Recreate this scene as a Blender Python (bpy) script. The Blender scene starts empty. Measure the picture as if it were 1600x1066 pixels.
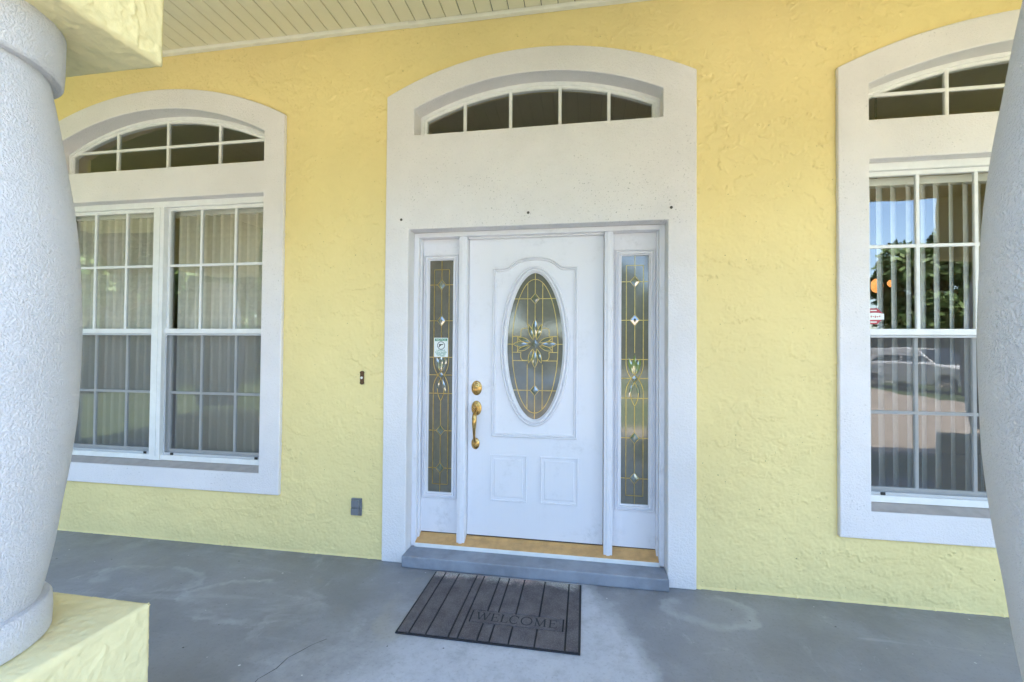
import bpy, bmesh, math, random
import numpy as np
from mathutils import Vector, Matrix
from mathutils.geometry import delaunay_2d_cdt
random.seed(7)
PI = math.pi; R = math.radians
scene = bpy.context.scene
C = scene.collection

# ------------------------------------------------------------------ camera
CAM = (0.3367, -2.7791, 1.4257); YAW, PITCH, ROLL, FPX = 0.1643, 0.0171, 0.0077, 687.78
cd = bpy.data.cameras.new('camera'); cam = bpy.data.objects.new('camera', cd); C.objects.link(cam)
cd.sensor_width = 36; cd.lens = FPX / 1600 * 36; cd.clip_start = 0.05; cd.clip_end = 900
cam.matrix_world = (Matrix.Translation(CAM) @ Matrix.Rotation(YAW, 4, 'Z') @ Matrix.Rotation(PI/2 + PITCH, 4, 'X') @ Matrix.Rotation(ROLL, 4, 'Z'))
scene.camera = cam

# ------------------------------------------------------------------ world, sun, exposure
SUN_EL, SUN_AZ = 58, 20          # degrees; azimuth clockwise from +Y (the sun stands behind the house)
w = bpy.data.worlds.new('World'); scene.world = w; w.use_nodes = True
nt = w.node_tree; bg = nt.nodes['Background']
sky = nt.nodes.new('ShaderNodeTexSky'); sky.sky_type = 'NISHITA'; sky.sun_disc = False
sky.sun_elevation = R(SUN_EL); sky.sun_rotation = R(SUN_AZ); sky.air_density = 1.0; sky.dust_density = 1.4; sky.ozone_density = 2.4
nt.links.new(sky.outputs[0], bg.inputs[0]); bg.inputs[1].default_value = 0.14
ld = bpy.data.lights.new('sun', 'SUN'); sun = bpy.data.objects.new('sun', ld); C.objects.link(sun)
ld.energy = 4.8; ld.angle = R(0.53); ld.color = (1, 0.945, 0.86)
sd = Vector((math.sin(R(SUN_AZ))*math.cos(R(SUN_EL)), math.cos(R(SUN_AZ))*math.cos(R(SUN_EL)), math.sin(R(SUN_EL))))
sun.rotation_euler = sd.to_track_quat('Z', 'Y').to_euler(); sun.location = (0, 20, 30)
scene.render.engine = 'CYCLES'
vs = scene.view_settings; vs.view_transform = 'Standard'; vs.look = 'None'; vs.gamma = 1; vs.use_curve_mapping = False
vs.exposure = 3.32
cy = scene.cycles; cy.max_bounces = 6; cy.diffuse_bounces = 4; cy.glossy_bounces = 3; cy.transmission_bounces = 2; cy.transparent_max_bounces = 12

# ------------------------------------------------------------------ materials
class NB:
    def __init__(s, name):
        s.m = bpy.data.materials.new(name); s.m.use_nodes = True; s.t = s.m.node_tree
        s.p = s.t.nodes['Principled BSDF']; s.out = s.t.nodes['Material Output']
        s.tc = s.n('ShaderNodeTexCoord').outputs['Object']
    def n(s, ty, **kw):
        o = s.t.nodes.new(ty)
        for k, v in kw.items(): setattr(o, k, v)
        return o
    def put(s, sock, v):
        if isinstance(v, bpy.types.NodeSocket): s.t.links.new(v, sock)
        else:
            if sock.type == 'RGBA' and len(v) == 3: v = (*v, 1)
            sock.default_value = v
    def noise(s, scale, detail=4, rough=.55, vec=None, dist=0):
        o = s.n('ShaderNodeTexNoise'); o.inputs['Scale'].default_value = scale; o.inputs['Detail'].default_value = detail
        o.inputs['Roughness'].default_value = rough; o.inputs['Distortion'].default_value = dist
        s.put(o.inputs['Vector'], vec or s.tc); return o.outputs['Fac']
    def map(s, scale=(1, 1, 1), loc=(0, 0, 0), rot=(0, 0, 0), vec=None):
        o = s.n('ShaderNodeMapping'); o.inputs['Scale'].default_value = scale; o.inputs['Location'].default_value = loc; o.inputs['Rotation'].default_value = rot
        s.put(o.inputs['Vector'], vec or s.tc); return o.outputs[0]
    def ma(s, op, a, b=0.0, c=0.0, clamp=False):
        o = s.n('ShaderNodeMath', operation=op); o.use_clamp = clamp
        for i, v in enumerate((a, b, c)): s.put(o.inputs[i], v)
        return o.outputs[0]
    def ramp(s, v, a, b, lo=0.0, hi=1.0, smooth=True):
        o = s.n('ShaderNodeMapRange'); o.interpolation_type = 'SMOOTHSTEP' if smooth else 'LINEAR'
        for i, x in enumerate((v, a, b, lo, hi)): s.put(o.inputs[i], x)
        return o.outputs[0]
    def mix(s, f, a, b):
        o = s.n('ShaderNodeMix', data_type='RGBA'); s.put(o.inputs[0], f); s.put(o.inputs[6], a); s.put(o.inputs[7], b); return o.outputs[2]
    def sep(s, vec=None):
        o = s.n('ShaderNodeSeparateXYZ'); s.put(o.inputs[0], vec or s.tc); return o.outputs
    def bump(s, h, strength=1, dist=.01, normal=None):
        o = s.n('ShaderNodeBump'); o.inputs['Strength'].default_value = strength; o.inputs['Distance'].default_value = dist
        s.put(o.inputs['Height'], h)
        if normal: s.put(o.inputs['Normal'], normal)
        return o.outputs[0]
    def fin(s, col=None, rough=None, normal=None, metal=None, spec=None):
        for k, v in (('Base Color', col), ('Roughness', rough), ('Normal', normal), ('Metallic', metal), ('Specular IOR Level', spec)):
            if v is not None: s.put(s.p.inputs[k], v)
        return s.m

M = {}
def plain(name, col, rough=.5, metal=0, var=.12, scale=9, bump=0, bscale=200, bdist=.001, spec=.5):
    b = NB(name); f = b.noise(scale, 5, .6)
    c = b.mix(b.ramp(f, .3, .7), tuple(x*(1-var) for x in col), tuple(min(1, x*(1+var*.6)) for x in col))
    n = b.bump(b.noise(bscale, 3), bump, bdist) if bump else None
    M[name] = b.fin(c, rough, n, metal, spec); return M[name]

YEL = (.84, .695, .325)
b = NB('yellow_stucco')
gr = b.noise(170, 2, .6)
c = b.mix(b.ramp(b.noise(1.2, 4, .6), .3, .72), tuple(x*.95 for x in YEL), tuple(min(1, x*1.03) for x in YEL))
c = b.mix(b.ma('MULTIPLY', b.ramp(b.noise(70, 1, .5), .76, .79), .6), c, (.06, .05, .03))
M['yellow_stucco'] = b.fin(c, .8, b.bump(gr, .7, .0016), spec=.25)
b = NB('yellow_stucco_block'); YB = (.82, .72, .40)
c = b.mix(b.ramp(b.noise(3.5, 5, .65), .35, .7), tuple(x*.92 for x in YB), tuple(min(1, x*1.04) for x in YB))
stain = b.ma('MULTIPLY', b.ramp(b.noise(5, 6, .7), .52, .72), b.ramp(b.noise(40, 4, .7), .3, .65))
c = b.mix(b.ma('MULTIPLY', stain, .35), c, (.52, .40, .24))
M['yellow_stucco_block'] = b.fin(c, .8, b.bump(b.noise(190, 2, .6), .7, .0014), spec=.25)

def white_stucco(name, col, sc, amp, specks, zdirt=False):
    b = NB(name); g = b.noise(sc, 3, .6); g2 = b.noise(sc*2.7, 3, .6)
    h = b.ma('MULTIPLY_ADD', g2, .5, b.ramp(g, .35, .68))
    c = b.mix(b.ramp(b.noise(2.2, 5, .62), .3, .7), tuple(x*.93 for x in col), col)
    spot = b.ramp(b.noise(85, 3, .62), .61, .68)
    area = b.ramp(b.noise(2.4, 4, .65), .40, .66)
    if zdirt:                                                           # mildew gathers above the door opening
        z = b.sep()[2]
        area = b.ma('MULTIPLY', area, b.ma('MULTIPLY', b.ramp(z, 2.15, 2.25), b.ramp(z, 2.95, 2.3)))
        area = b.ma('MULTIPLY_ADD', area, 1.4, .12, clamp=True)
    c = b.mix(b.ma('MULTIPLY', b.ma('MULTIPLY', spot, area), specks), c, (.10, .10, .085))
    M[name] = b.fin(c, .75, b.bump(h, 1.0, amp), spec=.3)
white_stucco('white_stucco', (.81, .775, .765), 95, .0016, .55, True)
white_stucco('window_stucco', (.81, .775, .765), 110, .0010, .35)
white_stucco('column_stucco', (.71, .695, .705), 165, .0024, .25)

b = NB('door_paint')
zz = b.noise(70, 3, .5, b.map(scale=(1, 1, .05)))
smut = b.ma('MULTIPLY', b.ramp(b.noise(4.2, 6, .7), .50, .78), b.ramp(b.noise(30, 4, .7), .35, .7))
M['door_paint'] = b.fin(b.mix(b.ma('MULTIPLY', smut, .55), (.78, .765, .79), (.42, .41, .41)), .42, b.bump(b.ma('MULTIPLY_ADD', b.noise(8, 3), .8, zz), .35, .0015), spec=.4)
plain('white_vinyl', (.80, .80, .78), .4, var=.05, scale=12)
plain('sill_paint', (.40, .36, .33), .6, var=.1, scale=14, bump=.3)
plain('soffit_vinyl', (.80, .755, .56), .45, var=.05, scale=3)
plain('channel_vinyl', (.82, .80, .70), .45, var=.05)
plain('blind_fabric', (.86, .81, .68), .7, var=.07, scale=30, bump=.4, bscale=260, bdist=.001)
plain('blind_white', (.82, .82, .80), .6, var=.05, scale=30)
plain('room_paint', (.70, .58, .42), .8, var=.06, scale=1.5)
plain('roofing', (.16, .14, .13), .9)
plain('brass', (.56, .36, .13), .27, 1, var=.25, scale=60)
plain('came_brass', (.72, .52, .17), .32, 1, var=.2, scale=40)
plain('bronze', (.10, .055, .03), .4, .6, var=.3, scale=90)
plain('threshold_brass', (.62, .36, .14), .45, .15, var=.15, scale=14, bump=.1)
plain('grey_plastic', (.17, .18, .20), .5, var=.1, scale=30)
plain('black_plastic', (.02, .02, .02), .5)
plain('bell_button', (.75, .74, .70), .3)
plain('nail_metal', (.10, .09, .08), .6, .5)
plain('paper_white', (.80, .84, .80), .4, var=.03)
plain('print_green', (.06, .26, .14), .4, var=.1); plain('print_black', (.015, .015, .015), .4); plain('print_red', (.42, .04, .06), .4, var=.15)
plain('rubber', (.014, .014, .017), .7, bump=.5, bscale=300)
plain('tree_bark', (.12, .09, .065), .9, bump=.8, bscale=25, bdist=.03)
plain('tyre', (.02, .02, .02), .85); plain('rim_metal', (.55, .55, .56), .3, .9)
plain('car_blue', (.10, .16, .26), .25, .3, var=.03); plain('car_white', (.75, .75, .75), .25, 0, var=.02)
plain('car_lamp', (.7, .7, .7), .1); plain('car_red', (.4, .02, .02), .2)

b = NB('leaf')
oi = b.n('ShaderNodeNewGeometry').outputs['Random Per Island']
M['leaf'] = b.fin(b.mix(oi, (.035, .075, .018), (.10, .15, .04)), .6)
b.p.inputs['Transmission Weight'].default_value = 0

b = NB('window_glass'); lw = b.n('ShaderNodeLayerWeight'); lw.inputs[0].default_value = .5
tr = b.n('ShaderNodeBsdfTransparent'); tr.inputs[0].default_value = (.95, .96, .95, 1)
gl = b.n('ShaderNodeBsdfGlossy'); gl.inputs['Roughness'].default_value = 0.006
b.put(gl.inputs['Normal'], b.bump(b.noise(2.2, 2), .06, .02))
ms = b.n('ShaderNodeMixShader'); b.put(ms.inputs[0], b.ma('MULTIPLY_ADD', b.ma('POWER', lw.outputs['Facing'], 5), .91, .09, clamp=True)); b.put(ms.inputs[1], tr.outputs[0]); b.put(ms.inputs[2], gl.outputs[0])
b.put(b.out.inputs[0], ms.outputs[0]); M['window_glass'] = b.m

b = NB('seeded_glass')                                                   # obscure art glass: bumpy, half clear
seed = b.ma('MULTIPLY_ADD', b.noise(160, 2), .6, b.noise(60, 2))
M['seeded_glass'] = b.fin(b.mix(b.noise(35, 3), (.11, .104, .082), (.17, .16, .125)), .16, b.bump(seed, .45, .0016), spec=.4)
b.p.inputs['Coat Weight'].default_value = .85; b.p.inputs['Coat Roughness'].default_value = .02; b.p.inputs['Coat IOR'].default_value = 1.65
b.put(b.p.inputs['Coat Normal'], b.bump(seed, .10, .0013))
b = NB('bevel_glass')
M['bevel_glass'] = b.fin(b.mix(b.noise(22, 2), (.06, .075, .05), (.16, .18, .13)), .12, spec=1.0)
b.p.inputs['Coat Weight'].default_value = 1; b.p.inputs['Coat IOR'].default_value = 2.0
b = NB('green_bevel_glass')
M['green_bevel_glass'] = b.fin(b.mix(b.noise(22, 2), (.10, .15, .03), (.26, .32, .08)), .08, spec=1.0); b.p.inputs['Coat Weight'].default_value = 1

b = NB('screen_mesh'); tr = b.n('ShaderNodeBsdfTransparent'); df = b.n('ShaderNodeBsdfDiffuse'); df.inputs[0].default_value = (.16, .16, .165, 1)
ms = b.n('ShaderNodeMixShader'); ms.inputs[0].default_value = .40; b.put(ms.inputs[1], tr.outputs[0]); b.put(ms.inputs[2], df.outputs[0]); b.put(b.out.inputs[0], ms.outputs[0]); M['screen_mesh'] = b.m

b = NB('lamp_glass'); em = b.n('ShaderNodeEmission'); b.put(em.inputs[0], b.mix(b.noise(18, 3), (1, .20, .03), (1, .62, .22))); em.inputs[1].default_value = .16
b.put(b.out.inputs[0], em.outputs[0]); M['lamp_glass'] = b.m

# painted concrete porch floor
b = NB('painted_concrete'); xyz = b.sep()
n_big = b.noise(1.3, 6, .62); n_mid = b.noise(5, 6, .68); n_f = b.noise(60, 4, .7); streak = b.noise(2.2, 5, .65, b.map(scale=(.55, 2.6, 1), rot=(0, 0, -.35)), .8)
c = b.mix(b.ramp(n_big, .32, .68), (.205, .208, .218), (.275, .278, .290))
c = b.mix(b.ma('MULTIPLY', b.ramp(n_mid, .45, .75), .45), c, (.345, .347, .365))
c = b.mix(b.ma('MULTIPLY', b.ramp(streak, .55, .75), .40), c, (.41, .415, .44))
# paler coat, with floor glare painted in, ends along a line right of the mat
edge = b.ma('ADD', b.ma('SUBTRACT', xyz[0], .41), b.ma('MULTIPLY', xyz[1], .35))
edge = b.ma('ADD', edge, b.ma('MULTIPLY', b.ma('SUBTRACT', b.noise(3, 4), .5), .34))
pale_glare = b.ma('MULTIPLY', b.ramp(edge, .06, -.10), b.ramp(b.ma('MULTIPLY_ADD', b.noise(2.6, 5, .65), .9, b.ma('SUBTRACT', xyz[0], b.ma('MULTIPLY', xyz[1], .55))), -.15, .65))
pale_glare = b.ma('MULTIPLY', pale_glare, b.ramp(b.noise(11, 5, .7), .25, .6, .55, 1))
c = b.mix(b.ma('MULTIPLY', pale_glare, .9), c, (.52, .53, .565))
scuff = b.ma('MULTIPLY', b.ramp(b.noise(9, 6, .75, b.map(scale=(1, .35, 1), rot=(0, 0, .5)), 1.2), .56, .72), b.ramp(b.noise(1.7, 3), .42, .6))
c = b.mix(b.ma('MULTIPLY', scuff, .35), c, (.45, .45, .46))
wall_edge_dark = b.ma('MULTIPLY', b.ramp(xyz[1], -.22, .0), b.ramp(b.noise(7, 5, .7), .35, .65))  # mottled darker band towards the wall
c = b.mix(b.ma('MULTIPLY', wall_edge_dark, .35), c, (.13, .125, .115))
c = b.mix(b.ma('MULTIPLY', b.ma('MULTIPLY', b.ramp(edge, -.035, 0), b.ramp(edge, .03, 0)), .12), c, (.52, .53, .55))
def ring(cx, cy, rx, ry, wd, amt, col, c, seed=0):
    dx = b.ma('DIVIDE', b.ma('SUBTRACT', xyz[0], cx), rx); dy = b.ma('DIVIDE', b.ma('SUBTRACT', xyz[1], cy), ry)
    d = b.ma('SQRT', b.ma('ADD', b.ma('MULTIPLY', dx, dx), b.ma('MULTIPLY', dy, dy)))
    d = b.ma('ADD', d, b.ma('MULTIPLY', b.ma('SUBTRACT', b.noise(5+seed, 5, .65, b.map(loc=(seed, 2*seed, 0))), .5), .9))
    m = b.ma('MULTIPLY', b.ramp(d, 1-wd, 1), b.ramp(d, 1+wd*.5, 1))
    m = b.ma('MULTIPLY', m, b.ramp(b.noise(3.5, 3, .5, b.map(loc=(3*seed, seed, 0))), .38, .6))
    return b.mix(b.ma('MULTIPLY', m, amt), c, col)
c = ring(1.02, -.20, .24, .15, .38, .30, (.55, .56, .57), c, 1)
c = ring(-1.5, -.55, .42, .20, .25, .38, (.46, .47, .49), c, 3)
c = ring(-2.3, -.45, .35, .14, .3, .30, (.46, .47, .49), c, 4)
c = ring(-.63, -.45, .10, .26, .8, .40, (.36, .33, .26), c, 5)
c = ring(-1.05, -.75, .25, .22, .35, .25, (.46, .47, .49), c, 6)
wh = b.ramp(b.noise(42, 1, .3), .80, .82); bk = b.ramp(b.noise(33, 1, .3, b.map(loc=(5, 9, 2))), .80, .82)
c = b.mix(wh, c, (.62, .62, .62)); c = b.mix(bk, c, (.05, .05, .05))
c = b.mix(b.ma('MULTIPLY', b.ramp(n_f, .52, .72), .30), c, (.12, .12, .13))
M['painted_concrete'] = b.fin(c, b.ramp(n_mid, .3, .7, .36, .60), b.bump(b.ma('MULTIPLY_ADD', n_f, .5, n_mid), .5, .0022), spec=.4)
plain('step_concrete', (.26, .28, .32), .6, var=.22, scale=6, bump=.7, bscale=70, bdist=.002)
plain('crack_dark', (.05, .05, .055), .9)

b = NB('mat_carpet'); xyz = b.sep()
f1 = b.noise(240, 3, .7); f2 = b.noise(9, 5, .65)
c = b.mix(b.ramp(f2, .3, .7), (.090, .080, .082), (.145, .130, .132))
c = b.mix(b.ma('MULTIPLY', b.ramp(f1, .5, .68), .55), c, (.27, .25, .255))
wear = b.ma('ADD', b.ma('MULTIPLY', b.ramp(xyz[1], .12, .30, smooth=False), .50), b.ma('MULTIPLY', b.ma('SUBTRACT', b.noise(6, 6, .75), .5), .75))
wear = b.ma('MULTIPLY', b.ramp(wear, .26, .50), b.ma('MULTIPLY_ADD', b.ramp(b.noise(160, 2), .42, .58), .55, .45))
c = b.mix(b.ma('MULTIPLY', wear, .85), c, b.mix(b.ramp(b.noise(4, 3), .45, .6), (.52, .50, .45), (.60, .42, .37)))
M['mat_carpet'] = b.fin(c, .95, b.bump(f1, .9, .003), spec=.1)

def ground_mat(name, c1, c2, sc, bumpd):
    b = NB(name); M[name] = b.fin(b.mix(b.ramp(b.noise(sc, 6, .7), .3, .7), c1, c2), .9, b.bump(b.noise(sc*12, 4), .8, bumpd))
ground_mat('grass', (.045, .075, .018), (.11, .14, .045), 1.2, .05); ground_mat('asphalt', (.05, .05, .052), (.075, .072, .07), 2, .01)
b = NB('pavers'); br = b.n('ShaderNodeTexBrick'); br.inputs['Scale'].default_value = 4
b.put(br.inputs['Vector'], b.tc); br.inputs['Color1'].default_value = (.44, .36, .28, 1); br.inputs['Color2'].default_value = (.54, .45, .36, 1); br.inputs['Mortar'].default_value = (.24, .20, .17, 1)
M['pavers'] = b.fin(br.outputs[0], .85); M['pavers'] = b.m
plain('kerb_concrete', (.42, .41, .39), .85)

# ------------------------------------------------------------------ mesh helpers
def mesh_obj(name, V, F, mat, parent=None, smooth=False, bevel=0, loc=(0, 0, 0), seg=2, recalc=True):
    me = bpy.data.meshes.new(name); me.from_pydata([tuple(v) for v in V], [], F)
    bm = bmesh.new(); bm.from_mesh(me)
    if recalc: bmesh.ops.remove_doubles(bm, verts=bm.verts, dist=1e-6); bmesh.ops.recalc_face_normals(bm, faces=bm.faces)
    bm.to_mesh(me); bm.free()
    if smooth:
        for q in me.polygons: q.use_smooth = True
        me.set_sharp_from_angle(angle=R(38))
    me.materials.append(M[mat])
    o = bpy.data.objects.new(name, me); C.objects.link(o); o.location = loc
    if parent: o.parent = parent
    if bevel:
        m = o.modifiers.new('bevel', 'BEVEL'); m.width = bevel; m.segments = seg; m.limit_method = 'ANGLE'; m.angle_limit = R(40)
    return o
def tag(o, label, cat, group=None): o['label'] = label; o['category'] = cat; (group and o.__setitem__('group', group)); return o
def thing(name, label, cat, loc=(0, 0, 0), group=None):
    o = bpy.data.objects.new(name, None); C.objects.link(o); o.location = loc; o.empty_display_size = .1
    return tag(o, label, cat, group)
def boxg(x0, x1, y0, y1, z0, z1):
    V = [(x, y, z) for x in (x0, x1) for y in (y0, y1) for z in (z0, z1)]
    return V, [(0, 1, 3, 2), (4, 6, 7, 5), (0, 4, 5, 1), (2, 3, 7, 6), (0, 2, 6, 4), (1, 5, 7, 3)]
def join(parts):
    V, F = [], []
    for v, f in parts: n = len(V); V += v; F += [tuple(i+n for i in q) for q in f]
    return V, F
def rel(V, p): return [(v[0]-p.location.x, v[1]-p.location.y, v[2]-p.location.z) for v in V] if p else V
def box(name, b6, mat, parent=None, bevel=.002, seg=2):
    V, F = boxg(*b6); return mesh_obj(name, rel(V, parent), F, mat, parent, False, bevel, seg=seg)
def boxes(name, bs, mat, parent=None, bevel=0):
    V, F = join([boxg(*q) for q in bs]); return mesh_obj(name, rel(V, parent), F, mat, parent, False, bevel)
def poly_prism(outer, holes, y0, y1, hole_y1=None, back=True, front=True):
    """outline in x,z extruded from y0 (front) to y1; the rims of holes go on to hole_y1"""
    pts = [Vector(p) for p in outer]; loops = [list(range(len(outer)))]
    for h in holes: loops.append(list(range(len(pts), len(pts)+len(h)))); pts += [Vector(p) for p in h]
    edges = [(l[i], l[(i+1) % len(l)]) for l in loops for i in range(len(l))]
    v2, e2, f2, ov, oe, of = delaunay_2d_cdt(pts, edges, [], 2, 1e-7)
    def inside(p, poly):
        r = False; j = len(poly)-1
        for i in range(len(poly)):
            a, c = poly[i], poly[j]
            if (a[1] > p.y) != (c[1] > p.y) and p.x < (c[0]-a[0])*(p.y-a[1])/(c[1]-a[1])+a[0]: r = not r
            j = i
        return r
    keep = []
    for f in f2:
        c = sum((v2[i] for i in f), Vector((0, 0)))/len(f)
        if inside(c, outer) and not any(inside(c, h) for h in holes): keep.append(tuple(f))
    n = len(v2); V = [(p.x, y0, p.y) for p in v2]; F = []
    if front: F += keep
    if back:
        V += [(p.x, y1, p.y) for p in v2]; F += [tuple(n+i for i in reversed(f)) for f in keep]
    for k, l in enumerate([outer]+list(holes)):
        yy = y1 if k == 0 or hole_y1 is None else hole_y1
        m = len(V); V += [(x, y0, z) for x, z in l]+[(x, yy, z) for x, z in l]; L = len(l)
        F += [(m+i, m+(i+1) % L, m+L+(i+1) % L, m+L+i) for i in range(L)]
    return V, F
def prism(name, outer, holes, y0, y1, mat, parent=None, bevel=0, hole_y1=None, back=True, smooth=False):
    V, F = poly_prism(outer, holes, y0, y1, hole_y1, back); return mesh_obj(name, rel(V, parent), F, mat, parent, smooth, bevel)
def arc_pts(cx, half, spring, apex, n=40):
    """from right spring over the crown to left spring"""
    h = apex-spring; Rr = (half*half+h*h)/(2*h); a = math.asin(half/Rr)
    return [(cx+Rr*math.sin(t), apex-Rr+Rr*math.cos(t)) for t in [a-2*a*i/n for i in range(n+1)]]
def arched(cx, half, z0, spring, apex, n=40): return [(cx-half, z0), (cx+half, z0)]+arc_pts(cx, half, spring, apex, n)
def ellipse(cx, cz, a, c, n=72): return [(cx+a*math.cos(2*PI*i/n), cz+c*math.sin(2*PI*i/n)) for i in range(n)]
def rect(x0, x1, z0, z1): return [(x0, z0), (x1, z0), (x1, z1), (x0, z1)]
def inset(path, d):
    """offset a counter-clockwise closed path inwards by d"""
    out = []; n = len(path)
    for i in range(n):
        p0, p1, p2 = Vector(path[i-1]), Vector(path[i]), Vector(path[(i+1) % n])
        a, c = (p1-p0).normalized(), (p2-p1).normalized(); na, nc = Vector((-a.y, a.x)), Vector((-c.y, c.x))
        m = (na+nc); m = m/max(.35, m.length_squared)*2 if m.length > 1e-6 else na
        out.append((p1.x+m.x*d, p1.y+m.y*d))
    return out
def moulding(path, profile, y):
    """sweep (inset, height towards the camera) round a closed path on the plane y"""
    V = []; F = []; n = len(path)
    for d, h in profile: V += [(x, y-h, z) for x, z in inset(path, d)]
    for k in range(len(profile)-1):
        for i in range(n): j = (i+1) % n; F.append((k*n+i, k*n+j, (k+1)*n+j, (k+1)*n+i))
    return V, F
def ribbon(pts, wd, y0, y1, closed=False):
    V = []; F = []; n = len(pts)
    for i in range(n):
        p = Vector(pts[i]); a = Vector(pts[i-1] if (i or closed) else pts[i]); c = Vector(pts[(i+1) % n] if (i < n-1 or closed) else pts[i])
        t = (c-a).normalized(); m = Vector((-t.y, t.x))*wd/2
        V += [(p.x+m.x, y1, p.y+m.y), (p.x+m.x*.6, y0, p.y+m.y*.6), (p.x-m.x*.6, y0, p.y-m.y*.6), (p.x-m.x, y1, p.y-m.y)]
    for i in range(n if closed else n-1):
        a, c = 4*i, 4*((i+1) % n)
        for k in range(3): F.append((a+k, a+k+1, c+k+1, c+k))
    return V, F
def lathe(prof, n=64, axis='z', sx=1, sy=1):
    V = []; F = []
    for r, h in prof:
        for i in range(n):
            a = 2*PI*i/n; x, q = r*math.cos(a)*sx, r*math.sin(a)*sy
            V.append((x, q, h) if axis == 'z' else (x, -h, q))
    for k in range(len(prof)-1):
        for i in range(n): j = (i+1) % n; F.append((k*n+i, k*n+j, (k+1)*n+j, (k+1)*n+i))
    F.append(tuple(range(n))); m = (len(prof)-1)*n; F.append(tuple(m+i for i in reversed(range(n)))); return V, F
def tube(pts, rads, n=10):
    V = []; F = []
    for k, p in enumerate(pts):
        p = Vector(p); t = (Vector(pts[min(k+1, len(pts)-1)])-Vector(pts[max(k-1, 0)])).normalized()
        u = t.cross(Vector((1, 0, 0))); u = u if u.length > .1 else t.cross(Vector((0, 0, 1))); u.normalize(); v = t.cross(u)
        V += [tuple(p+(u*math.cos(2*PI*i/n)+v*math.sin(2*PI*i/n))*rads[k]) for i in range(n)]
    for k in range(len(pts)-1):
        for i in range(n): j = (i+1) % n; F.append((k*n+i, k*n+j, (k+1)*n+j, (k+1)*n+i))
    F.append(tuple(range(n))); F.append(tuple(len(V)-n+i for i in range(n))); return V, F
def struct(o): o['kind'] = 'structure'; return o
def text_geo(s, size, align='CENTER', bold=0):
    cu = bpy.data.curves.new('t', 'FONT'); cu.body = s; cu.size = size; cu.align_x = align; cu.offset = bold; cu.resolution_u = 3
    o = bpy.data.objects.new('t', cu); C.objects.link(o); dg = bpy.context.evaluated_depsgraph_get(); dg.update()
    me = bpy.data.meshes.new_from_object(o.evaluated_get(dg)); V = [tuple(v.co) for v in me.vertices]; F = [tuple(q.vertices) for q in me.polygons]
    bpy.data.objects.remove(o); bpy.data.curves.remove(cu); bpy.data.meshes.remove(me); return V, F

# ------------------------------------------------------------------ ground and street (seen in the panes)
def sheet(name, x0, x1, y0, y1, z, mat):
    return struct(mesh_obj(name, [(x0, y0, z), (x1, y0, z), (x1, y1, z), (x0, y1, z)], [(0, 1, 2, 3)], mat))
sheet('lawn', -300, 300, -300, 300, -.16, 'grass')
sheet('driveway', -7, 15, -12.5, -4.7, -.152, 'pavers')
sheet('front_lawn', -.3, 3.2, -11.6, -6.0, -.146, 'grass')
sheet('driveway_apron', 6, 12, -22, -12.5, -.150, 'pavers')
sheet('road', -300, 300, -29, -22, -.148, 'asphalt')
for y0 in (-22.0, -29.3): struct(box('kerb', (-200, 200, y0, y0+.3, -.16, -.05), 'kerb_concrete', None, .02))
struct(box('front_walk', (-1.0, 1.0, -4.8, -2.62, -.25, -.02), 'kerb_concrete', None, .01))

# ------------------------------------------------------------------ porch floor
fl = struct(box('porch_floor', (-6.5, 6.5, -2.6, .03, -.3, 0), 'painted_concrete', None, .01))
ck = [(-.90, -.78), (-.945, -.83), (-.965, -.87), (-1.0, -.93), (-1.005, -1.0), (-1.04, -1.07), (-1.03, -1.14), (-1.08, -1.22), (-1.07, -1.35)]
Vc = []; Fc = []
for i, (x, y) in enumerate(ck): t = .0012 if i % 2 else .0022; Vc += [(x-t, y, .0008), (x+t, y, .0008)]
Fc = [(2*i, 2*i+1, 2*i+3, 2*i+2) for i in range(len(ck)-1)]
mesh_obj('crack', Vc, Fc, 'crack_dark', fl)

# ------------------------------------------------------------------ house wall with its stucco surrounds
WS, HS, AP = .997, 3.1265, 3.366; WO, ZO = .831, 2.217
WC = 2.856; WOUT, WIN = 1.09, .929
wall = thing('house_wall', 'yellow trowelled stucco front wall of the house around the white front door', 'wall', (0, .025, 0))
sidew = {-1: dict(zb=.388, sp=3.073, ap=3.342, l0=.533, l1=2.522, u0=2.752, us=2.966, ua=3.196),
         1: dict(zb=.372, sp=3.062, ap=3.303, l0=.527, l1=2.518, u0=2.744, us=2.953, ua=3.140)}
holes = [rect(-WO-.03, WO+.03, -.05, ZO+.03), arched(0, .83, 2.82, 3.06, 3.235)]
for s, d in sidew.items():
    holes += [rect(s*WC-WIN-.03, s*WC+WIN+.03, d['l0']-.03, d['l1']+.03), arched(s*WC, WIN+.03, d['u0']-.03, d['us']+.03, d['ua']+.03)]
prism('wall', rect(-6.5, 6.5, -.1, 3.75), holes, .032, .30, 'yellow_stucco', wall)
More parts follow.
